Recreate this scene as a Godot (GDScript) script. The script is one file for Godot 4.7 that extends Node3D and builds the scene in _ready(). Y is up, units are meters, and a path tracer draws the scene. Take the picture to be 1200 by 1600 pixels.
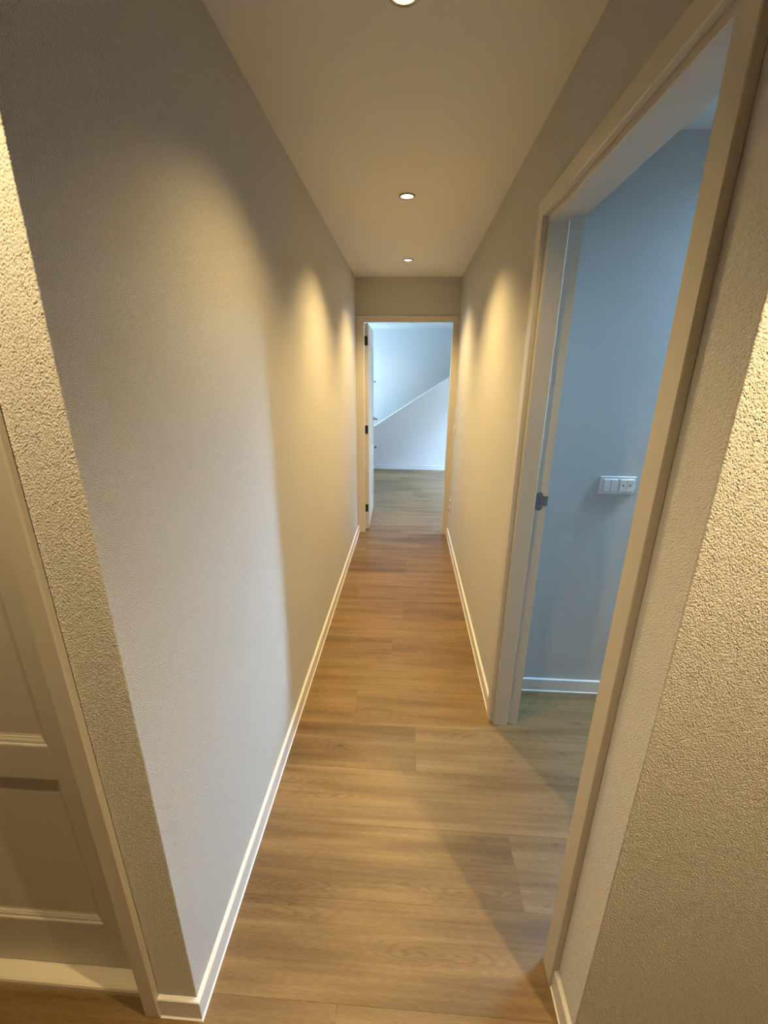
extends Node3D
# A narrow white corridor on a top floor: wood plank floor, recessed spots, a doorway to the right,
# a panelled door to the left and an open door at the far end. Metres, y up, corridor runs to -z.

const XL := -0.509      # left corridor wall
const XR := 0.444       # right corridor wall
const H := 2.437        # ceiling height
const ZM := -0.608      # corridor mouth
const ZE := -4.185      # end wall
const ROW := 0.2355     # plank width
const EYE := Vector3(0, 1.6, 0)

var M := {}
var used := {}

func _ready() -> void:
	camera()
	sky_and_exposure()
	daylight()
	veiled_sun()
	materials()
	shell()
	floor_planks()
	baseboards()
	right_door_frame()
	left_door()
	end_door()
	half_wall()
	skylights()
	spotlights()
	switches()

# ------------------------------------------------------------------ camera and light
func camera() -> void:
	var c := Camera3D.new()
	c.name = "camera"
	c.fov = rad_to_deg(2.0 * atan(800.0 / 652.6))
	c.near = 0.05
	c.far = 60.0
	c.position = EYE
	c.rotation = Vector3(-0.31578, 0.05576, 0.00766)
	add_child(c)
	c.current = true

func sky_and_exposure() -> void:
	var e := Environment.new()
	var sm := ProceduralSkyMaterial.new()
	sm.sky_top_color = Color(0.46, 0.68, 0.95)
	sm.sky_horizon_color = Color(0.70, 0.82, 0.95)
	sm.ground_bottom_color = Color(0.40, 0.42, 0.42)
	sm.ground_horizon_color = Color(0.62, 0.68, 0.74)
	var s := Sky.new()
	s.sky_material = sm
	e.background_mode = Environment.BG_SKY
	e.sky = s
	e.tonemap_mode = Environment.TONE_MAPPER_LINEAR
	e.tonemap_exposure = 1.0
	e.sdfgi_enabled = true
	e.ssao_enabled = true
	e.ssil_enabled = true
	var w := WorldEnvironment.new()
	w.name = "world"
	w.environment = e
	add_child(w)

# Daylight that falls through the three glazed openings, each light as large as its pane.
func daylight() -> void:
	window_light("daylight_small_room", Vector3(1.95, H + 0.115, -1.76), Vector3(0, -1, 0), Vector2(0.60, 0.18), 8.0, Color(0.34, 0.65, 1.0))
	window_light("daylight_far_room", Vector3(2.55, 2.80, -5.90), Vector3(0, -1, 0), Vector2(0.46, 1.40), 92.0, Color(0.38, 0.61, 1.0))
	window_light("daylight_stairwell", Vector3(-1.96, 1.45, -8.02), Vector3(1, 0, 0), Vector2(0.66, 1.30), 7.0, Color(0.38, 0.68, 1.0))

# The broad bright patch of veiled sky round the hidden sun: a soft beam that enters by the roof light of the small room and falls on the left corridor wall.
func veiled_sun() -> void:
	var l := DirectionalLight3D.new()
	l.name = "veiled_sun"
	l.light_color = Color(0.44, 0.70, 1.0).linear_to_srgb()
	l.light_energy = 70.0
	l.light_angular_distance = 34.0
	l.sky_mode = DirectionalLight3D.SKY_MODE_LIGHT_ONLY
	l.shadow_enabled = true
	l.basis = Basis.looking_at(Vector3(-2.46, -1.42, 0.78))
	add_child(l)

func window_light(called: String, at: Vector3, towards: Vector3, size: Vector2, energy: float, color: Color) -> void:
	var l := AreaLight3D.new()
	l.name = called
	l.area_size = size
	l.area_normalize_energy = true
	l.light_color = color.linear_to_srgb()
	l.light_energy = energy
	l.shadow_enabled = true
	l.position = at
	l.basis = Basis.looking_at(towards, Vector3(0, 0, 1) if absf(towards.y) > 0.5 else Vector3.UP)
	add_child(l)

const WARM := Color(1.0, 0.70, 0.285)
const WARM_HALL := Color(1.0, 0.74, 0.38)
const SPOT_NEAR := 1.45
const SPOT := 3.15
const HALL_LEFT := 1.7
const HALL_RIGHT := 3.6

# ------------------------------------------------------------------ helpers
func numbered(called: String) -> String:
	if not used.has(called):
		used[called] = 0
		return called
	used[called] += 1
	return "%s_%03d" % [called, used[called]]

func tag(o: Node, label: String, category: String, kind := "", group := "") -> Node:
	o.set_meta("label", label)
	o.set_meta("category", category)
	if kind:
		o.set_meta("kind", kind)
	if group:
		o.set_meta("group", group)
	return o

func thing(called: String, at := Vector3.ZERO) -> Node3D:
	var o := Node3D.new()
	o.name = numbered(called)
	add_child(o)
	o.position = at
	return o

func part(called: String, mesh: Mesh, mat: Material, parent: Node = self) -> MeshInstance3D:
	var o := MeshInstance3D.new()
	o.name = numbered(called) if parent == self else called
	o.mesh = mesh
	o.material_override = mat
	parent.add_child(o, true)
	return o

func st_new() -> SurfaceTool:
	var st := SurfaceTool.new()
	st.begin(Mesh.PRIMITIVE_TRIANGLES)
	return st

func quad(st: SurfaceTool, a: Vector3, b: Vector3, c: Vector3, d: Vector3, n: Vector3) -> void:
	tri(st, a, b, c, n)
	tri(st, a, c, d, n)

func tri(st: SurfaceTool, a: Vector3, b: Vector3, c: Vector3, n: Vector3) -> void:
	var f := (b - a).cross(c - a)
	if f.length_squared() < 1e-20:
		return
	st.set_normal(f.normalized() * (1.0 if f.dot(n) > 0.0 else -1.0))
	if f.dot(n) > 0.0:
		st.add_vertex(a); st.add_vertex(c); st.add_vertex(b)
	else:
		st.add_vertex(a); st.add_vertex(b); st.add_vertex(c)

# Extrude a simple polygon (points in 3D, in one plane) along d.
func extrude(st: SurfaceTool, pts: Array, d: Vector3) -> void:
	var n := Vector3.ZERO
	for i in pts.size():
		n += (pts[i] as Vector3).cross(pts[(i + 1) % pts.size()])
	n = n.normalized()
	var u: Vector3 = ((pts[1] as Vector3) - pts[0]).normalized()
	var v := n.cross(u)
	var flat := PackedVector2Array()
	for q: Vector3 in pts:
		flat.append(Vector2(q.dot(u), q.dot(v)))
	var ind := Geometry2D.triangulate_polygon(flat)
	var out := n if n.dot(d) < 0.0 else -n
	for i in range(0, ind.size(), 3):
		tri(st, pts[ind[i]], pts[ind[i + 1]], pts[ind[i + 2]], out)
		tri(st, pts[ind[i]] + d, pts[ind[i + 1]] + d, pts[ind[i + 2]] + d, -out)
	for i in pts.size():
		var a: Vector3 = pts[i]
		var b: Vector3 = pts[(i + 1) % pts.size()]
		quad(st, a, b, b + d, a + d, (b - a).cross(n))

# Box with chamfered edges.
func cbox(st: SurfaceTool, lo: Vector3, hi: Vector3, ch := 0.0015) -> void:
	var c := (lo + hi) / 2.0
	var h := (hi - lo) / 2.0
	ch = minf(ch, minf(h.x, minf(h.y, h.z)) * 0.6)
	for ax in 3:
		var b := (ax + 1) % 3
		var d := (ax + 2) % 3
		for s in [-1.0, 1.0]:
			var p := []
			for q in [[-1, -1], [1, -1], [1, 1], [-1, 1]]:
				var v := Vector3.ZERO
				v[ax] = h[ax] * s
				v[b] = (h[b] - ch) * q[0]
				v[d] = (h[d] - ch) * q[1]
				p.append(c + v)
			var n := Vector3.ZERO
			n[ax] = s
			quad(st, p[0], p[1], p[2], p[3], n)
		# the four edges along axis ax
		for s in [-1.0, 1.0]:
			for r in [-1.0, 1.0]:
				var p2 := []
				for q in [[-1, 0], [1, 0], [1, 1], [-1, 1]]:
					var v := Vector3.ZERO
					v[ax] = (h[ax] - ch) * q[0]
					v[b] = (h[b] - (0.0 if q[1] == 0 else ch)) * s
					v[d] = (h[d] - (ch if q[1] == 0 else 0.0)) * r
					p2.append(c + v)
				var n2 := Vector3.ZERO
				n2[b] = s
				n2[d] = r
				quad(st, p2[0], p2[1], p2[2], p2[3], n2)
	for sx in [-1.0, 1.0]:
		for sy in [-1.0, 1.0]:
			for sz in [-1.0, 1.0]:
				var k := Vector3(sx, sy, sz)
				tri(st, c + (h - Vector3(0, ch, ch)) * k, c + (h - Vector3(ch, 0, ch)) * k, c + (h - Vector3(ch, ch, 0)) * k, k)

func box_mesh(lo: Vector3, hi: Vector3, ch := 0.0015) -> Mesh:
	var st := st_new()
	cbox(st, lo, hi, ch)
	return st.commit()

func poly_mesh(pts: Array, d: Vector3) -> Mesh:
	var st := st_new()
	extrude(st, pts, d)
	return st.commit()

# Lathe round a local axis: profile of (radius, along), axis given as basis z.
func lathe(profile: Array, seg := 40) -> Mesh:
	var st := st_new()
	st.set_smooth_group(-1)
	for i in profile.size() - 1:
		var p: Vector2 = profile[i]
		var q: Vector2 = profile[i + 1]
		for k in seg:
			var a := TAU * k / seg
			var b := TAU * (k + 1) / seg
			var da := Vector3(cos(a), 0, sin(a))
			var db := Vector3(cos(b), 0, sin(b))
			var m := (da + db).normalized()
			var t := q - p
			var n := m * -t.y + Vector3.UP * t.x
			quad(st, da * p.x + Vector3.UP * p.y, db * p.x + Vector3.UP * p.y, db * q.x + Vector3.UP * q.y, da * q.x + Vector3.UP * q.y, n)
	return st.commit()

func tube(st: SurfaceTool, a: Vector3, b: Vector3, r: float, seg := 16) -> void:
	var z := (b - a).normalized()
	var x := z.cross(Vector3.UP if absf(z.y) < 0.9 else Vector3.RIGHT).normalized()
	var y := z.cross(x)
	for k in seg:
		var d0 := x * cos(TAU * k / seg) + y * sin(TAU * k / seg)
		var d1 := x * cos(TAU * (k + 1) / seg) + y * sin(TAU * (k + 1) / seg)
		quad(st, a + d0 * r, a + d1 * r, b + d1 * r, b + d0 * r, d0 + d1)
		tri(st, a, a + d0 * r, a + d1 * r, -z)
		tri(st, b, b + d0 * r, b + d1 * r, z)

# ------------------------------------------------------------------ materials
func mat(albedo: Color, rough := 0.6, metal := 0.0) -> StandardMaterial3D:
	var m := StandardMaterial3D.new()
	m.albedo_color = albedo
	m.roughness = rough
	m.metallic = metal
	return m

func plaster_noise(frequency := 0.26) -> FastNoiseLite:
	var n := FastNoiseLite.new()
	n.seed = 7
	n.noise_type = FastNoiseLite.TYPE_SIMPLEX_SMOOTH
	n.frequency = frequency
	n.fractal_type = FastNoiseLite.FRACTAL_FBM
	n.fractal_octaves = 3
	n.fractal_gain = 0.45
	n.domain_warp_enabled = true
	n.domain_warp_amplitude = 4.0
	n.domain_warp_frequency = 0.09
	return n

# A square of noise whose edges meet: strips past the far edges fade into the near ones, contrast kept.
func tileable(n: FastNoiseLite, size: int, skirt: int) -> Image:
	var big := n.get_image(size + skirt, size + skirt)
	big.convert(Image.FORMAT_L8)
	var src := big.get_data()
	var full := size + skirt
	for y in full:
		for x in skirt:
			var t := float(x) / skirt
			var a := sqrt(t)
			var b := sqrt(1.0 - t)
			var v := (src[y * full + x] - 127.5) * a + (src[y * full + size + x] - 127.5) * b
			src[y * full + x] = clampi(int(v + 127.5), 0, 255)
	var out := PackedByteArray()
	out.resize(size * size)
	for y in size:
		if y < skirt:
			var a := sqrt(float(y) / skirt)
			var b := sqrt(1.0 - float(y) / skirt)
			for x in size:
				var v := (src[y * full + x] - 127.5) * a + (src[(size + y) * full + x] - 127.5) * b
				out[y * size + x] = clampi(int(v + 127.5), 0, 255)
		else:
			for x in size:
				out[y * size + x] = src[y * full + x]
	return Image.create_from_data(size, size, false, Image.FORMAT_L8, out)

func materials() -> void:
	var nt := ImageTexture.create_from_image(tileable(plaster_noise(0.155), 2048, 192))
	var pl := mat(Color(0.885, 0.875, 0.855), 0.9)
	pl.heightmap_enabled = true
	pl.heightmap_texture = nt
	pl.heightmap_scale = 0.45
	pl.uv1_triplanar = true
	pl.uv1_world_triplanar = true
	pl.uv1_triplanar_sharpness = 8.0
	pl.uv1_scale = Vector3.ONE / 0.72
	M.plaster = pl
	M.coat = mat(Color(0.885, 0.875, 0.855), 0.9)     # the same paint on plaster whose grain is modelled
	var nc := NoiseTexture2D.new()
	nc.width = 512
	nc.height = 512
	nc.seamless = true
	var n2 := FastNoiseLite.new()
	n2.seed = 3
	n2.frequency = 0.06
	nc.noise = n2
	var cl := mat(Color(0.88, 0.87, 0.85), 0.85)
	cl.heightmap_enabled = true
	cl.heightmap_texture = nc
	cl.heightmap_scale = 0.02
	cl.uv1_triplanar = true
	cl.uv1_world_triplanar = true
	cl.uv1_scale = Vector3.ONE / 0.4
	M.ceiling = cl
	M.smooth = mat(Color(0.885, 0.875, 0.855), 0.85)
	M.lacquer = mat(Color(0.89, 0.88, 0.86), 0.32)
	M.door = mat(Color(0.80, 0.775, 0.725), 0.38)
	M.frame = mat(Color(0.80, 0.775, 0.725), 0.34)
	M.bead = mat(Color(0.97, 0.965, 0.95), 0.45)
	M.plastic = mat(Color(0.86, 0.86, 0.855), 0.3)
	M.hole = mat(Color(0.03, 0.03, 0.03), 0.7)
	M.bronze = mat(Color(0.20, 0.175, 0.13), 0.45, 0.6)
	M.steel = mat(Color(0.55, 0.56, 0.57), 0.32, 1.0)
	M.darksteel = mat(Color(0.46, 0.47, 0.49), 0.45, 0.85)
	M.chrome = mat(Color(0.62, 0.60, 0.57), 0.25, 1.0)
	M.stone = mat(Color(0.90, 0.86, 0.77), 0.35)
	M.slab = mat(Color(0.30, 0.25, 0.19), 0.9)
	var g := mat(Color(0.9, 0.95, 1.0, 0.06), 0.02)
	g.transparency = BaseMaterial3D.TRANSPARENCY_ALPHA
	M.glass = g
	var em := mat(Color(1, 0.95, 0.85), 0.3)
	em.emission_enabled = true
	em.emission = Color(1.0, 0.93, 0.74)
	em.emission_energy_multiplier = 6.0
	M.lens = em
	wood_materials()

# Oak planks: stretched noise for the fibres, warped rings for the cathedral figure, knots.
func wood_materials() -> void:
	M.wood = []
	var w := 1792
	var h := 288
	for v in 7:
		var rng := RandomNumberGenerator.new()
		rng.seed = 100 + v
		var fine := noise_bytes(500 + v, 0.45, 90, h, w, h, 1)
		var mid := noise_bytes(600 + v, 0.045, 40, h, w, h, 3)
		var warp := noise_bytes(700 + v, 0.018, 220, h, w, h, 3)
		var patch := noise_bytes(800 + v, 0.0075, 220, h, w, h, 3)
		var eyes := []      # centres of the cathedral figure: along, across, length, width
		for k in 3:
			eyes.append([rng.randf_range(0, w), rng.randf_range(-0.1, 1.1) * h, rng.randf_range(170, 380), rng.randf_range(24, 44)])
		var knots := []
		for k in 2:
			knots.append([rng.randf_range(80, w - 80), rng.randf_range(25, h - 25), rng.randf_range(7, 17), rng.randf_range(0.35, 1.0)])
		var tone := [-0.14, 0.04, 0.16, -0.08, 0.22, 0.09, -0.03][v] as float
		var bytes := PackedByteArray()
		bytes.resize(w * h * 3)
		var light := Vector3(0.545, 0.440, 0.290)
		var dark := Vector3(0.335, 0.245, 0.135)
		for y in h:
			for x in w:
				var i := y * w + x
				var wp := warp[i] / 255.0 - 0.5
				var t := 0.33 + tone
				for k in eyes:
					var ex: float = (x - k[0]) / k[2]
					var ey: float = (y - k[1]) / k[3] + wp * 1.1
					var r2 := ex * ex + ey * ey
					if r2 < 2.2:
						var r := sqrt(r2)
						var ring := sin((r + wp * 0.30) * 24.0) * 0.5 + 0.5
						t += ring * ring * ring * 0.30 * (1.0 - r2 / 2.2)
				for k in knots:
					var dx: float = (x - k[0]) / 2.3
					var dy: float = y - k[1] + wp * 14.0
					var rr: float = (dx * dx + dy * dy) / (k[2] * k[2])
					if rr < 16.0:
						t += exp(-rr * 2.4) * 0.55 * k[3]
						t += exp(-rr * 0.28) * k[3] * 0.36 * (0.5 + 0.5 * sin(sqrt(rr) * 7.0 + wp * 9.0))
				t += (mid[i] / 255.0 - 0.5) * 0.34
				t += (fine[i] / 255.0 - 0.5) * 0.40
				t += (patch[i] / 255.0 - 0.5) * 0.60
				t = clampf(t, -0.1, 1.25)
				var c := light.lerp(dark, t)
				bytes[i * 3] = clampi(int(c.x * 255.0), 0, 255)
				bytes[i * 3 + 1] = clampi(int(c.y * 255.0), 0, 255)
				bytes[i * 3 + 2] = clampi(int(c.z * 255.0), 0, 255)
		var im := Image.create_from_data(w, h, false, Image.FORMAT_RGB8, bytes)
		var m := mat(Color(1, 1, 1), 0.42)
		m.metallic_specular = 0.5
		m.albedo_texture = ImageTexture.create_from_image(im)
		M.wood.append(m)

# Noise made small and stretched, so that it runs along the grain.
func noise_bytes(sd: int, freq: float, w0: int, h0: int, w: int, h: int, oct: int) -> PackedByteArray:
	var n := FastNoiseLite.new()
	n.seed = sd
	n.frequency = freq
	n.fractal_type = FastNoiseLite.FRACTAL_FBM
	n.fractal_octaves = oct
	n.noise_type = FastNoiseLite.TYPE_SIMPLEX_SMOOTH
	var im := n.get_image(w0, h0)
	im.convert(Image.FORMAT_L8)
	im.resize(w, h, Image.INTERPOLATE_CUBIC)
	return im.get_data()

# ------------------------------------------------------------------ the rooms
func V(x: float, y: float, z: float) -> Vector3:
	return Vector3(x, y, z)

func wall(called: String, pts: Array, d: Vector3, m: Material, label: String) -> MeshInstance3D:
	var o := part(called, poly_mesh(pts, d), m)
	tag(o, label, "ceiling" if called.begins_with("ceiling") else "wall", "structure")
	return o

func rect(x0: float, x1: float, y0: float, y1: float, z: float) -> Array:
	return [V(x0, y0, z), V(x1, y0, z), V(x1, y1, z), V(x0, y1, z)]

func shell() -> void:
	# corridor
	wall("wall_left", [V(XL, 0, ZM), V(XL, 0, ZE), V(XL, H, ZE), V(XL, H, ZM)], V(-0.1, 0, 0), M.plaster, "white grainy plaster wall along the left of the corridor")
	var wr := wall("wall_right", [V(XR, 0, ZM), V(XR, H, ZM), V(XR, H, ZE), V(XR, 0, ZE), V(XR, 0, -1.645), V(XR, 2.105, -1.645), V(XR, 2.105, -0.771), V(XR, 0, -0.771)], V(0.1, 0, 0), M.plaster, "white grainy plaster wall along the right of the corridor, with a doorway")
	var we := wall("wall_end", [V(-2.1, 0, ZE), V(XL, 0, ZE), V(XL, 2.106, ZE), V(XR, 2.106, ZE), V(XR, 0, ZE), V(3.5, 0, ZE), V(3.5, H, ZE), V(-2.1, H, ZE)], V(0, 0, -0.1), M.plaster, "white wall at the end of the corridor above the open door")
	wall("ceiling_corridor", [V(XL - 0.1, H, ZM), V(XR, H, ZM), V(XR, H, ZE), V(XL - 0.1, H, ZE)], V(0, 0.1, 0), M.ceiling, "white corridor ceiling with a row of recessed spots")
	# hall round the camera
	var hl := wall("wall_hall_left_of_mouth", [V(XL - 0.1, 0, ZM), V(XL - 0.1, H, ZM), V(-1.7, H, ZM), V(-1.7, 0, ZM), V(-1.52, 0, ZM), V(-1.52, 2.10, ZM), V(-0.635, 2.10, ZM), V(-0.635, 0, ZM)], V(0, 0, -0.1), M.plaster, "narrow grainy plaster strip between the panelled door and the corridor")
	var hr := wall("wall_hall_right_of_mouth", rect(XR + 0.1, 1.8, 0, H, ZM), V(0, 0, -0.1), M.plaster, "grainy plaster wall facing the hall, right of the corridor")
	wall("wall_hall_left", [V(-1.7, 0, ZM - 0.1), V(-1.7, H, ZM - 0.1), V(-1.7, H, 1.5), V(-1.7, 0, 1.5)], V(-0.1, 0, 0), M.plaster, "plaster wall on the left of the hall")
	wall("wall_hall_right", [V(1.8, 0, ZM - 0.1), V(1.8, H, ZM - 0.1), V(1.8, H, 1.5), V(1.8, 0, 1.5)], V(0.1, 0, 0), M.plaster, "plaster wall on the right of the hall")
	wall("wall_hall_back", rect(-1.7, 1.8, 0, H, 1.5), V(0, 0, 0.1), M.plaster, "plaster wall at the back of the hall")
	wall("ceiling_hall", [V(-1.8, H, ZM), V(1.9, H, ZM), V(1.9, H, 1.6), V(-1.8, H, 1.6)], V(0, 0.1, 0), M.ceiling, "white hall ceiling")
	wall("wall_cupboard", [V(-1.7, 0, -0.9), V(-0.609, 0, -0.9), V(-0.609, H, -0.9), V(-1.7, H, -0.9)], V(0, 0, -0.05), M.smooth, "wall behind the panelled door")
	# small room to the right, lit by a roof light
	wall("wall_small_room_back", rect(XR + 0.1, 3.7, 0, H, -1.89), V(0, 0, -0.1), M.plaster, "white wall of the small room, with a switch plate")
	wall("wall_small_room_right", [V(3.6, 0, -0.708), V(3.6, 0, -1.89), V(3.6, H, -1.89), V(3.6, H, -0.708)], V(0.1, 0, 0), M.plaster, "right wall of the small room")
	wall("wall_small_room_front", rect(XR + 0.1, 3.7, 0, H, -0.708), V(0, 0, -0.012), M.smooth, "front wall of the small room")
	var c := st_new()
	roof_with_hole(c, Vector2(XR, -1.99), Vector2(3.7, ZM - 0.1), Vector2(1.65, -1.85), Vector2(2.25, -1.67), H, 0.13)
	tag(part("ceiling_small_room", c.commit(), M.ceiling), "white ceiling of the small room with a narrow roof light", "ceiling", "structure")
	# far room with the stairwell behind a sloping half wall
	wall("wall_far_room_left", [V(-2.0, 0, ZE - 0.1), V(-2.0, 0, -8.5), V(-2.0, H, -8.5), V(-2.0, H, -8.38), V(-2.0, 0.78, -8.38), V(-2.0, 0.78, -7.66), V(-2.0, H, -7.66), V(-2.0, H, ZE - 0.1)], V(-0.1, 0, 0), M.smooth, "left wall of the far room with a stairwell window")
	wall("wall_far_room_window_head", [V(-2.0, 2.12, -8.38), V(-2.0, 2.12, -7.66), V(-2.0, H, -7.66), V(-2.0, H, -8.38)], V(-0.1, 0, 0), M.smooth, "wall over the stairwell window of the far room")
	wall("wall_far_room_right", [V(3.4, 0, ZE - 0.1), V(3.4, 0, -8.5), V(3.4, H, -8.5), V(3.4, H, ZE - 0.1)], V(0.1, 0, 0), M.smooth, "right wall of the far room")
	wall("wall_far_room_back", rect(-2.1, 3.5, 0, H, -8.5), V(0, 0, -0.1), M.smooth, "white back wall of the far room above the sloping half wall")
	var c2 := st_new()
	roof_with_hole(c2, Vector2(-2.1, -8.6), Vector2(3.5, ZE - 0.0), Vector2(2.32, -6.60), Vector2(2.78, -5.20), H, 0.39)
	tag(part("ceiling_far_room", c2.commit(), M.ceiling), "white ceiling of the far room with one recessed spot", "ceiling", "structure")
	# modelled plaster grain where the wall stands close to the lens
	plaster_coat(wr, V(XR, 0, ZM), V(1, 0, 0), V(0, 0, 1), 0.44, 1.98)
	plaster_coat(wr, V(XR, 0, ZM), V(0, 0, -1), V(-1, 0, 0), 0.109, 2.2)
	plaster_coat(hl, V(XL, 0, ZM), V(-1, 0, 0), V(0, 0, 1), 0.099, 2.0)

func roof_with_hole(st: SurfaceTool, lo: Vector2, hi: Vector2, a: Vector2, b: Vector2, y: float, up: float) -> void:
	# (x, z) rectangles; a ring of ceiling round the hole a-b, the shaft walls rising by up
	for r in [[lo.x, a.x, lo.y, hi.y], [b.x, hi.x, lo.y, hi.y], [a.x, b.x, lo.y, a.y], [a.x, b.x, b.y, hi.y]]:
		extrude(st, [V(r[0], y, r[2]), V(r[1], y, r[2]), V(r[1], y, r[3]), V(r[0], y, r[3])], V(0, 0.1, 0))
	if up <= 0.1:
		return
	for r in [[a.x - 0.05, a.x, a.y - 0.05, b.y + 0.05], [b.x, b.x + 0.05, a.y - 0.05, b.y + 0.05], [a.x, b.x, a.y - 0.05, a.y], [a.x, b.x, b.y, b.y + 0.05]]:
		extrude(st, [V(r[0], y + 0.1, r[2]), V(r[1], y + 0.1, r[2]), V(r[1], y + 0.1, r[3]), V(r[0], y + 0.1, r[3])], V(0, up - 0.1, 0))

# A sheet of sprayed plaster laid on a wall from a corner: its grain is real relief, its edge at the corner ragged.
func plaster_coat(parent: Node, at: Vector3, along: Vector3, face: Vector3, width: float, top: float) -> void:
	var step := 0.0012
	var nx := int(width / step)
	var ny := int((top - BH) / step)
	var n := plaster_noise()
	var px := 2048.0 / 0.72
	var pos := PackedVector3Array()
	var nor := PackedVector3Array()
	pos.resize((nx + 1) * (ny + 1))
	nor.resize((nx + 1) * (ny + 1))
	var hs := PackedFloat32Array()
	hs.resize((nx + 1) * (ny + 1))
	var u0 := at.dot(along) + 40.0 * absf(face.x)
	for j in ny + 1:
		for i in nx + 1:
			hs[j * (nx + 1) + i] = 0.0009 + 0.0014 * n.get_noise_2d((u0 + step * i) * px, (BH + step * j) * px)
	for j in ny + 1:
		for i in nx + 1:
			var k := j * (nx + 1) + i
			var hx := hs[k + (1 if i < nx else 0)] - hs[k - (1 if i > 0 else 0)]
			var hy := hs[k + ((nx + 1) if j < ny else 0)] - hs[k - ((nx + 1) if j > 0 else 0)]
			var p := at + along * step * i + face * maxf(hs[k], 0.0)
			p.y = BH + step * j
			var m := along * (-hx / (2.0 * step)) + Vector3.UP * (-hy / (2.0 * step)) + face
			if i == 0:
				p = V(at.x, p.y, at.z) - along * clampf(hs[k], 0.0, 0.0018) - face * 0.001
				m = face * 0.6 - along
			elif i == 1:
				p -= along * (step + clampf(hs[k] * 0.8, 0.0, 0.0016))
				m = face * 1.6 - along
			pos[k] = p
			nor[k] = m.normalized()
	var ind := PackedInt32Array()
	ind.resize(nx * ny * 6)
	var turn := along.cross(Vector3.UP).dot(face) > 0.0
	var q := 0
	for j in ny:
		for i in nx:
			var k := j * (nx + 1) + i
			ind[q] = k
			ind[q + 1] = k + nx + 1 if turn else k + 1
			ind[q + 2] = k + 1 if turn else k + nx + 1
			ind[q + 3] = k + 1
			ind[q + 4] = k + nx + 1 if turn else k + nx + 2
			ind[q + 5] = k + nx + 2 if turn else k + nx + 1
			q += 6
	var arr := []
	arr.resize(Mesh.ARRAY_MAX)
	arr[Mesh.ARRAY_VERTEX] = pos
	arr[Mesh.ARRAY_NORMAL] = nor
	arr[Mesh.ARRAY_INDEX] = ind
	var am := ArrayMesh.new()
	am.add_surface_from_arrays(Mesh.PRIMITIVE_TRIANGLES, arr)
	part("plaster_coat", am, M.coat, parent)

# ------------------------------------------------------------------ floor
func floor_planks() -> void:
	var f := thing("floor")
	tag(f, "wood plank floor, planks laid across the corridor", "floor", "structure")
	part("subfloor", box_mesh(V(-2.1, -0.12, -8.6), V(3.7, -0.012, 1.6), 0.001), M.slab, f)
	# rows from -0.646 by ROW towards -z; butt joints read from the photograph where it shows them
	var butts := {1: 0.402, 3: 0.070, 4: -0.234, 6: -0.067, 8: -0.005, 9: -0.36, 11: 0.008, 13: -0.385, 15: -0.048, 0: -0.62, 2: -0.72, 5: 0.72, 7: 0.62, 10: 0.58, 12: -0.70}
	var rng := RandomNumberGenerator.new()
	rng.seed = 42
	var plen := 1.50
	var meshes := {}
	for k in range(-10, 34):
		var z0 := -0.646 - ROW * k
		var z1 := maxf(z0 - ROW, -8.6)
		if z0 <= -8.6:
			continue
		var b: float = butts[k] if butts.has(k) else rng.randf_range(-0.75, 0.75)
		var x := b
		while x > -2.1:
			x -= plen
		while x < 3.7:
			var x0 := maxf(x, -2.1)
			var x1 := minf(x + plen, 3.7)
			var tex := rng.randi_range(0, 6)
			var flip := rng.randi_range(0, 3)
			if x1 - x0 > 0.02:
				var mesh: Mesh
				var whole := x1 - x0 > plen - 0.001 and z0 - z1 > ROW - 0.001
				if whole and meshes.has(flip):
					mesh = meshes[flip]
				else:
					mesh = plank_mesh(x1 - x0, z0 - z1, (x0 - x) / plen, flip)
					if whole:
						meshes[flip] = mesh
				var o := part("plank", mesh, M.wood[tex], f)
				o.position = V(x0, 0, z0)
			x += plen

func plank_mesh(l: float, w: float, u0: float, flip: int) -> Mesh:
	var st := st_new()
	var g := 0.0001
	var c := 0.0003
	var t := 0.012
	var a := [V(g, -c, -g), V(l - g, -c, -g), V(l - g, -c, -w + g), V(g, -c, -w + g)]
	var b := [V(g + c, 0, -g - c), V(l - g - c, 0, -g - c), V(l - g - c, 0, -w + g + c), V(g + c, 0, -w + g + c)]
	uv_quad(st, b, Vector3.UP, l, w, u0, flip)
	for i in 4:
		var j := (i + 1) % 4
		var mid: Vector3 = (a[i] + a[j]) / 2.0 - V(l / 2, 0, -w / 2)
		uv_quad(st, [a[i], a[j], b[j], b[i]], mid.normalized() + Vector3.UP, l, w, u0, flip)
		uv_quad(st, [a[i], a[j], a[j] - V(0, t - c, 0), a[i] - V(0, t - c, 0)], mid, l, w, u0, flip)
	return st.commit()

func uv_quad(st: SurfaceTool, p: Array, n: Vector3, _l: float, _w: float, u0: float, flip: int) -> void:
	var f: Vector3 = ((p[1] as Vector3) - p[0]).cross((p[2] as Vector3) - p[0])
	var order := [0, 2, 1, 0, 3, 2] if f.dot(n) > 0.0 else [0, 1, 2, 0, 2, 3]
	for i in order:
		var q: Vector3 = p[i]
		var u := u0 + q.x / 1.50
		var v := -q.z / ROW
		if flip & 1:
			u = 1.0 - u
		if flip & 2:
			v = 1.0 - v
		st.set_normal(f.normalized() * signf(f.dot(n)))
		st.set_uv(Vector2(u, v))
		st.add_vertex(q)

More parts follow.
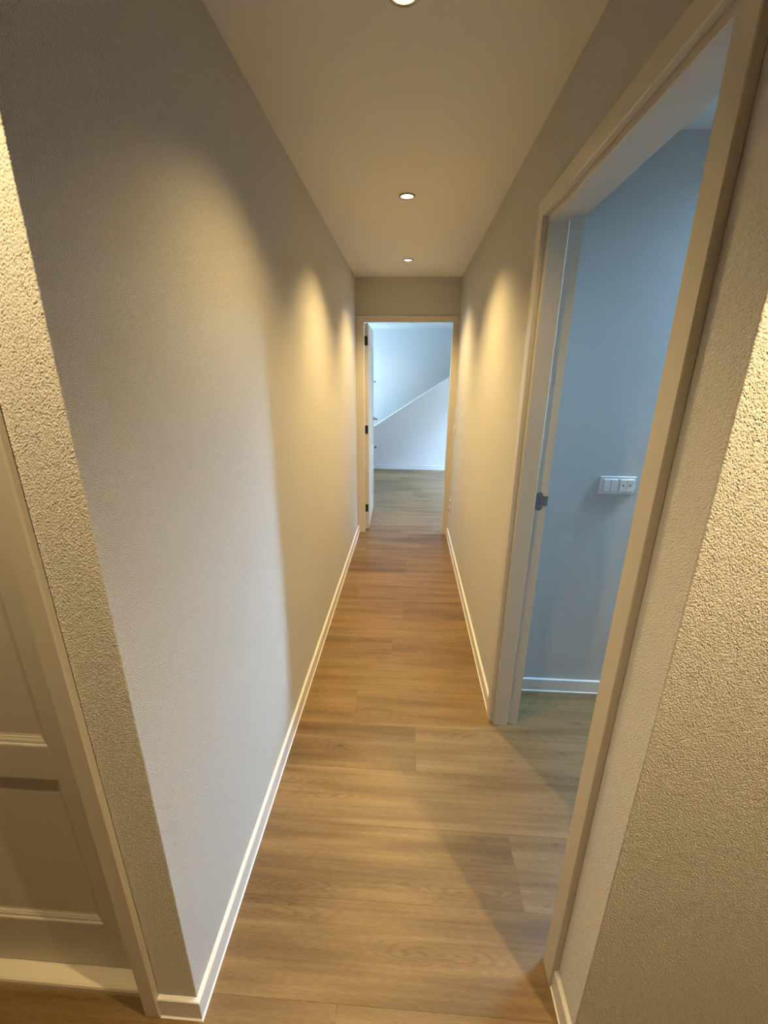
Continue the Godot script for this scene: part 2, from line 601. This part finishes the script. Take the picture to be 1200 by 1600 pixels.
# ------------------------------------------------------------------ baseboards
const BH := 0.072
const BT := 0.012
func baseboard(called: String, a: Vector3, b: Vector3, out: Vector3, label: String, mitre_a := 0.0, mitre_b := 0.0) -> void:
	# a-b along the wall at floor level, out = direction into the room; a mitre lengthens the outer face
	var o := thing(called)
	tag(o, label, "baseboard", "structure")
	var dir := (b - a).normalized()
	var st := st_new()
	var prof := [[0.0, 0.0], [BT, 0.0], [BT, BH - 0.002], [BT - 0.002, BH], [0.0, BH]]
	sweep(st, prof, a, b, dir, out, mitre_a, mitre_b)
	part("board", st.commit(), M.lacquer, o)
	var s2 := st_new()
	sweep(s2, [[BT - 0.001, 0.0], [BT + 0.0035, 0.0], [BT - 0.001, 0.0045]], a, b, dir, out, mitre_a, mitre_b)
	part("sealant_bead", s2.commit(), M.bead, o)

func sweep(st: SurfaceTool, prof: Array, a: Vector3, b: Vector3, dir: Vector3, out: Vector3, ma: float, mb: float) -> void:
	var p := []
	var q := []
	var ctr := Vector2.ZERO
	for k in prof:
		p.append(a + out * k[0] + Vector3.UP * k[1] - dir * ma * k[0])
		q.append(b + out * k[0] + Vector3.UP * k[1] + dir * mb * k[0])
		ctr += Vector2(k[0], k[1]) / prof.size()
	for i in prof.size():
		var j := (i + 1) % prof.size()
		var m := Vector2(prof[i][0] + prof[j][0], prof[i][1] + prof[j][1]) / 2.0 - ctr
		quad(st, p[i], p[j], q[j], q[i], out * m.x + Vector3.UP * m.y)
	for i in range(1, prof.size() - 1):
		tri(st, p[0], p[i], p[i + 1], -dir)
		tri(st, q[0], q[i], q[i + 1], dir)

func baseboards() -> void:
	baseboard("baseboard_left", V(XL, 0, ZM), V(XL, 0, ZE), V(1, 0, 0), "white baseboard along the left corridor wall", 1.0)
	baseboard("baseboard_left_return", V(XL, 0, ZM), V(-0.608, 0, ZM), V(0, 0, 1), "short white baseboard between the corridor corner and the panelled door", 1.0)
	baseboard("baseboard_right_far", V(XR, 0, -1.70), V(XR, 0, ZE), V(-1, 0, 0), "white baseboard on the right, beyond the doorway")
	baseboard("baseboard_right_near", V(XR, 0, -0.716), V(XR, 0, ZM), V(-1, 0, 0), "short white baseboard on the right, before the doorway", 0.0, 1.0)
	baseboard("baseboard_right_return", V(XR, 0, ZM), V(1.8, 0, ZM), V(0, 0, 1), "white baseboard along the hall wall right of the corridor", 1.0)
	baseboard("baseboard_small_room", V(XR + 0.12, 0, -1.89), V(3.6, 0, -1.89), V(0, 0, 1), "white baseboard under the switch plate in the small room")
	baseboard("baseboard_far_room", V(-1.62, 0, -7.416), V(3.4, 0, -7.416), V(0, 0, 1), "white baseboard at the foot of the sloping half wall")

# ------------------------------------------------------------------ the doorway on the right
func right_door_frame() -> void:
	var o := thing("trim_right_doorway")
	tag(o, "white door frame of the doorway on the right, without its door", "door frame", "structure")
	var top := 2.087
	for far in [true, false]:
		var f := func(x: float, z: float) -> Vector3: return V(x, 0, z if far else -2.416 - z)
		part("jamb", poly_mesh([f.call(0.446, -1.645), f.call(0.446, -1.6275), f.call(0.4475, -1.626), f.call(0.5105, -1.626), f.call(0.512, -1.6275), f.call(0.512, -1.641), f.call(0.562, -1.641), f.call(0.562, -1.645)], V(0, top + 0.018, 0)), M.frame, o)
		for x in [[0.426, 0.4441], [0.5439, 0.558]]:
			var z0 := -1.645 if far else -0.716
			var z1 := -1.700 if far else -0.771
			part("architrave", box_mesh(V(x[0], 0, z1), V(x[1], 2.160, z0), 0.002), M.frame, o)
	for x in [[0.426, 0.4441], [0.5439, 0.558]]:
		part("architrave", box_mesh(V(x[0], 2.105, -1.645), V(x[1], 2.160, -0.771), 0.002), M.frame, o)
	part("head", poly_mesh([V(0.446, top + 0.018, -1.626), V(0.446, top + 0.0015, -1.626), V(0.4475, top, -1.626), V(0.5105, top, -1.626), V(0.512, top + 0.0015, -1.626), V(0.512, top + 0.015, -1.626), V(0.562, top + 0.015, -1.626), V(0.562, top + 0.018, -1.626)], V(0, 0, 0.836)), M.frame, o)
	# strike plate in the far jamb: rounded plate, lip over the edge, slot for the latch
	var z := -1.641
	var pts := []
	for k in 25:
		var a := TAU * k / 24.0
		if k < 24:
			pts.append(V(0.5315 + 0.0125 * cos(a), 1.124 + 0.0125 * sin(a) + (0.026 if sin(a) >= -0.001 and k <= 12 else -0.026), z))
	var sp := part("strike_plate", poly_mesh(pts, V(0, 0, 0.0025)), M.darksteel, o)
	sp.set_meta("label", "dark steel strike plate with a rounded outline")
	part("strike_lip", poly_mesh([V(0.543, 0, z), V(0.543, 0, z + 0.0025), V(0.561, 0, z + 0.0025), V(0.566, 0, z - 0.001), V(0.5675, 0, z - 0.008), V(0.565, 0, z - 0.008), V(0.563, 0, z - 0.002), V(0.560, 0, z)].map(func(p): return p + V(0, 1.106, 0)), V(0, 0.040, 0)), M.darksteel, sp)
	part("latch_slot", box_mesh(V(0.5275, 1.108, z + 0.0020), V(0.5355, 1.142, z + 0.0030), 0.0003), M.steel, sp)
	part("latch_hole", box_mesh(V(0.5295, 1.113, z + 0.0025), V(0.5335, 1.142, z + 0.0034), 0.0003), M.hole, sp)

# ------------------------------------------------------------------ panelled doors
# Leaf in its own axes: x 0..w from the hinge, y up, both faces at z = +-t/2.
func leaf(o: Node3D, w: float, h: float, t: float, side: float, panels: Array) -> void:
	var st := 0.11
	part("stile", box_mesh(V(0, 0, -t / 2), V(st, h, t / 2), 0.0004), M.door, o)
	part("stile", box_mesh(V(w - st, 0, -t / 2), V(w, h, t / 2), 0.0004), M.door, o)
	var y := 0.0
	for k in panels.size() + 1:
		var y1: float = panels[k][0] if k < panels.size() else h
		part("rail", box_mesh(V(st, y, -t / 2), V(w - st, y1, t / 2), 0.0002), M.door, o)
		if k < panels.size():
			y = panels[k][1]
	for p in panels:
		part("panel", box_mesh(V(st, p[0], -t / 2 + 0.012), V(w - st, p[1], t / 2 - 0.012), 0.0005), M.door, o)
		for s in [-1.0, 1.0]:
			var m := st_new()
			var prof := [[0.0, 0.0], [0.003, 0.0012], [0.004, 0.004], [0.010, 0.0052], [0.015, 0.0085], [0.017, 0.0085], [0.0175, 0.0105], [0.023, 0.012]]
			for i in prof.size() - 1:
				var a := ring4(st + prof[i][0], w - st - prof[i][0], p[0] + prof[i][0], p[1] - prof[i][0], s * (t / 2 - prof[i][1]))
				var b := ring4(st + prof[i + 1][0], w - st - prof[i + 1][0], p[0] + prof[i + 1][0], p[1] - prof[i + 1][0], s * (t / 2 - prof[i + 1][1]))
				for k in 4:
					quad(m, a[k], a[(k + 1) % 4], b[(k + 1) % 4], b[k], V(0, 0, s) + (V((st + w - st) / 2, (p[0] + p[1]) / 2, 0) - (a[k] + a[(k + 1) % 4]) / 2.0) * V(0.02, 0.02, 0))
			part("moulding", m.commit(), M.door, o)


func ring4(x0: float, x1: float, y0: float, y1: float, z: float) -> Array:
	return [V(x0, y0, z), V(x1, y0, z), V(x1, y1, z), V(x0, y1, z)]

func left_door() -> void:
	var d := thing("door_1", V(-1.493, 0.033, -0.686))
	tag(d, "closed white panelled door at the left edge", "door", "structure")
	leaf(d, 0.833, 2.03, 0.04, 1.0, [[0.181, 0.692], [0.787, 1.90]])
	var o := thing("trim_left_door")
	tag(o, "white door frame round the closed panelled door on the left", "door frame", "structure")
	for s in [0, 1]:
		var x0 := -0.655 if s == 0 else -1.52
		part("jamb", box_mesh(V(x0, 0, -0.708), V(x0 + 0.020, 2.085, -0.607), 0.001), M.frame, o)
		var a0 := -0.650 if s == 0 else -1.547
		part("architrave", box_mesh(V(a0, 0, -0.6085), V(a0 + 0.042, 2.12, -0.592), 0.003), M.frame, o)
	part("head", box_mesh(V(-1.50, 2.066, -0.708), V(-0.655, 2.0995, -0.607), 0.001), M.frame, o)
	part("architrave", box_mesh(V(-1.505, 2.078, -0.6085), V(-0.65, 2.12, -0.592), 0.003), M.frame, o)
	var t := st_new()
	var prof := [V(0, 0, -0.705), V(0, 0, -0.626), V(0, 0.020, -0.625), V(0, 0.027, -0.627), V(0, 0.0298, -0.632), V(0, 0.030, -0.64), V(0, 0.030, -0.705)]
	extrude(t, prof.map(func(p): return p + V(-1.4995, 0, 0)), V(0.8443, 0, 0))
	tag(part("trim_threshold", t.commit(), M.stone), "pale stone threshold under the closed panelled door", "threshold", "structure")

func end_door() -> void:
	var o := thing("trim_end_door")
	tag(o, "white door frame at the end of the corridor", "door frame", "structure")
	part("jamb", poly_mesh([V(XL, 0, -4.2855), V(XL, 0, -4.184), V(-0.438, 0, -4.184), V(-0.436, 0, -4.186), V(-0.436, 0, -4.238), V(-0.452, 0, -4.238), V(-0.452, 0, -4.2855)], V(0, 2.106, 0)), M.frame, o)
	part("jamb", poly_mesh([V(XR, 0, -4.2855), V(XR, 0, -4.184), V(0.386, 0, -4.184), V(0.384, 0, -4.186), V(0.384, 0, -4.238), V(0.400, 0, -4.238), V(0.400, 0, -4.2855)], V(0, 2.106, 0)), M.frame, o)
	part("head", poly_mesh([V(-0.436, 2.106, -4.2855), V(-0.436, 2.106, -4.184), V(-0.436, 2.070, -4.184), V(-0.436, 2.068, -4.186), V(-0.436, 2.068, -4.238), V(-0.436, 2.084, -4.238), V(-0.436, 2.084, -4.2855)], V(0.82, 0, 0)), M.frame, o)
	part("architrave", poly_mesh([V(XL, 2.1055, -4.1855), V(XL, 2.1055, -4.176), V(XL, 2.109, -4.172), V(XL, 2.117, -4.172), V(XL, 2.123, -4.179), V(XL, 2.123, -4.1855)], V(XR - XL, 0, 0)), M.frame, o)
	# the open leaf, hinged on the left, turned a little past square
	var d := thing("door_2", V(-0.4165, 0.014, -4.252))
	d.rotation.y = deg_to_rad(91.4)
	tag(d, "open white panelled door at the end of the corridor, seen almost edge on", "door", "structure")
	leaf(d, 0.83, 2.052, 0.038, 1.0, [[0.19, 0.70], [0.80, 1.90]])
	for y in [0.236, 1.066, 1.898]:
		var hp := part("hinge", box_mesh(V(-0.0012, y - 0.042, -0.012), V(0.001, y + 0.042, 0.011), 0.0003), M.bronze, d)
		var st := st_new()
		tube(st, V(-0.002, y - 0.042, -0.0145), V(-0.002, y + 0.042, -0.0145), 0.0045)
		part("knuckle", st.commit(), M.bronze, hp)
	for s in [-1.0, 1.0]:
		var hd := st_new()
		tube(hd, V(0.775, 1.10, s * 0.019), V(0.775, 1.10, s * 0.066), 0.009)
		tube(hd, V(0.782, 1.10, s * 0.062), V(0.655, 1.10, s * 0.062), 0.0085)
		var hm := part("handle", hd.commit(), M.steel, d)
		hm.set_meta("label", "steel lever handle")
		var rs := st_new()
		tube(rs, V(0.775, 1.10, s * 0.019), V(0.775, 1.10, s * 0.026), 0.026, 28)
		part("rose", rs.commit(), M.steel, hm)

# ------------------------------------------------------------------ far room
func half_wall() -> void:
	var k := (1.565 - 0.741) / (0.645 + 0.617)
	var y := func(x: float) -> float: return 0.741 + k * (x + 0.617)
	var x_hi := -0.617 + (H - 0.741) / k
	var o := part("wall_stair_parapet", poly_mesh([V(-1.62, 0, -7.416), V(3.4, 0, -7.416), V(3.4, H, -7.416), V(x_hi, H, -7.416), V(-1.62, y.call(-1.62), -7.416)], V(0, 0, -0.18)), M.smooth)
	tag(o, "white half wall whose top edge slopes down to the left", "wall", "structure")

func skylights() -> void:
	roof_window("window_1", Vector2(1.65, -1.85), Vector2(2.25, -1.67), H + 0.13, "narrow roof light over the small room")
	roof_window("window_2", Vector2(2.32, -6.60), Vector2(2.78, -5.20), H + 0.39, "roof light over the far room")
	var o := thing("window_3")
	tag(o, "stairwell window in the left wall of the far room", "window", "structure")
	part("pane", box_mesh(V(-2.06, 0.80, -8.36), V(-2.05, 2.10, -7.68), 0.001), M.glass, o)
	for r in [[0.78, 0.82, -8.38, -7.66], [2.08, 2.12, -8.38, -7.66]]:
		part("window_frame", box_mesh(V(-2.08, r[0], r[2]), V(-2.03, r[1], r[3]), 0.002), M.lacquer, o)
	for zz in [[-8.38, -8.34], [-7.70, -7.66]]:
		part("window_frame", box_mesh(V(-2.08, 0.82, zz[0]), V(-2.03, 2.08, zz[1]), 0.002), M.lacquer, o)

func roof_window(called: String, a: Vector2, b: Vector2, y: float, label: String) -> void:
	var o := thing(called)
	tag(o, label, "window", "structure")
	part("pane", box_mesh(V(a.x - 0.02, y + 0.012, a.y - 0.02), V(b.x + 0.02, y + 0.020, b.y + 0.02), 0.001), M.glass, o)
	for r in [[a.x - 0.05, a.x, a.y - 0.05, b.y + 0.05], [b.x, b.x + 0.05, a.y - 0.05, b.y + 0.05], [a.x, b.x, a.y - 0.05, a.y], [a.x, b.x, b.y, b.y + 0.05]]:
		part("window_frame", box_mesh(V(r[0], y, r[2]), V(r[1], y + 0.03, r[3]), 0.002), M.lacquer, o)

# ------------------------------------------------------------------ lamps
func spotlights() -> void:
	var ring := lathe([Vector2(0.030, -0.001), Vector2(0.031, -0.005), Vector2(0.035, -0.0065), Vector2(0.0385, -0.0055), Vector2(0.0400, -0.0025), Vector2(0.0400, 0.0)], 48)
	var lens := lathe([Vector2(0.0, -0.0042), Vector2(0.016, -0.0038), Vector2(0.026, -0.0028), Vector2(0.0305, -0.001)], 48)
	var all := [
		[V(-0.034, H, -1.278), "lit recessed ceiling spot nearest the camera, cut by the top of the picture", SPOT_NEAR],
		[V(-0.034, H, -2.426), "lit recessed ceiling spot in the middle of the corridor", SPOT],
		[V(-0.034, H, -3.616), "lit recessed ceiling spot just before the door at the end", SPOT],
		[V(-0.400, H, -7.93), "lit recessed ceiling spot in the far room, seen through the doorway", 0.35],
		[V(-0.526, H, -0.28), "recessed ceiling spot in the hall by the panelled door", HALL_LEFT],
		[V(0.660, H, -0.25), "recessed ceiling spot in the hall right of the corridor mouth", HALL_RIGHT],
	]
	for a in all:
		var o := thing("recessed_spotlight", a[0])
		tag(o, a[1], "spotlight", "", "recessed ceiling spots")
		part("trim_ring", ring, M.chrome, o)
		part("lens", lens, M.lens, o)
		var l := SpotLight3D.new()
		l.name = "beam"
		l.light_color = (WARM_HALL if a[0].z > ZM else WARM).linear_to_srgb()
		l.light_energy = a[2]
		l.spot_angle = 58.5
		l.spot_angle_attenuation = 1.0
		l.spot_range = 12.0
		l.spot_attenuation = 2.0
		l.light_size = 0.010
		l.shadow_enabled = true
		l.position = V(0, -0.012, 0)
		l.rotation_degrees = V(-90, 0, 0)
		o.add_child(l)

# ------------------------------------------------------------------ switches and sockets
func switches() -> void:
	# four-part plate on the wall of the small room
	var o := thing("wall_switch", V(0.947, 1.137, -1.89))
	tag(o, "wide white switch plate with four rockers in the small room", "switch")
	part("plate", box_mesh(V(-0.0795, -0.0405, 0), V(0.0795, 0.0405, 0.005), 0.0015), M.plastic, o)
	part("rocker_frame", box_mesh(V(-0.066, -0.030, 0.005), V(-0.0005, 0.030, 0.0065), 0.0006), M.plastic, o)
	part("rocker_frame", box_mesh(V(0.0065, -0.030, 0.005), V(0.072, 0.030, 0.0065), 0.0006), M.plastic, o)
	for x in [-0.0625, -0.0325]:
		part("rocker", box_mesh(V(x, -0.0275, 0.0065), V(x + 0.0292, 0.0275, 0.0110), 0.0012), M.plastic, o)
	for x in [0.0095, 0.0395]:
		var r := part("rocker", box_mesh(V(x, -0.0275, 0.0065), V(x + 0.0292, 0.0275, 0.0110), 0.0012), M.plastic, o)
		var st := st_new()
		tube(st, V(x + 0.0135, 0.001, 0.0105), V(x + 0.0135, 0.001, 0.0116), 0.0032, 14)
		var eye := part("indicator", st.commit(), M.hole, r)
		eye.set_meta("label", "small dark dot")
	# on the right corridor wall by the end door
	var s := thing("corridor_switch", V(XR, 1.108, -4.045))
	tag(s, "white switch on the right corridor wall beside the end door, seen edge on", "switch")
	part("plate", box_mesh(V(-0.009, -0.0405, -0.0405), V(0, 0.0405, 0.0405), 0.003), M.plastic, s)
	part("rocker", box_mesh(V(-0.0145, -0.0275, -0.0275), V(-0.009, 0.0275, 0.0275), 0.0015), M.plastic, s)
	var e := thing("wall_socket", V(XR, 0.345, -4.06))
	tag(e, "white double socket low on the right corridor wall, seen edge on", "socket")
	part("plate", box_mesh(V(-0.010, -0.076, -0.0405), V(0, 0.076, 0.0405), 0.003), M.plastic, e)
	for y in [-0.0355, 0.0355]:
		socket_cup(e, V(-0.010, y, 0), V(-1, 0, 0))
	var f := thing("wall_socket", V(-0.575, 0.386, -7.416))
	tag(f, "white single socket on the sloping half wall in the far room", "socket")
	part("plate", box_mesh(V(-0.0405, -0.0405, 0), V(0.0405, 0.0405, 0.009), 0.003), M.plastic, f)
	socket_cup(f, V(0, 0, 0.009), V(0, 0, 1))
	var hk := st_new()
	tube(hk, V(0, 0, 0), V(0, 0, 0.012), 0.016, 20)
	tube(hk, V(0, 0, 0.012), V(0, 0, 0.04), 0.006, 12)
	tube(hk, V(0, 0, 0.04), V(0, 0, 0.046), 0.012, 16)
	var hook := part("wall_hook", hk.commit(), M.darksteel)
	hook.position = V(-0.675, 1.487, -8.5)
	tag(hook, "tiny dark wall hook on the far wall beside the open door's edge", "hook")

func socket_cup(o: Node3D, at: Vector3, n: Vector3) -> void:
	var st := st_new()
	tube(st, at - n * 0.001, at + n * 0.0012, 0.0215, 28)
	part("cup_rim", st.commit(), M.plastic, o)
	var s2 := st_new()
	tube(s2, at, at + n * 0.0016, 0.0188, 28)
	var dark := mat(Color(0.42, 0.42, 0.43), 0.6)
	var cup := part("cup", s2.commit(), dark, o)
	for k in [-1.0, 1.0]:
		var side: Vector3 = n.cross(Vector3.UP) * 0.0095 * k
		var s3 := st_new()
		tube(s3, at + side, at + side + n * 0.0021, 0.003, 10)
		part("pin_hole", s3.commit(), M.hole, cup)
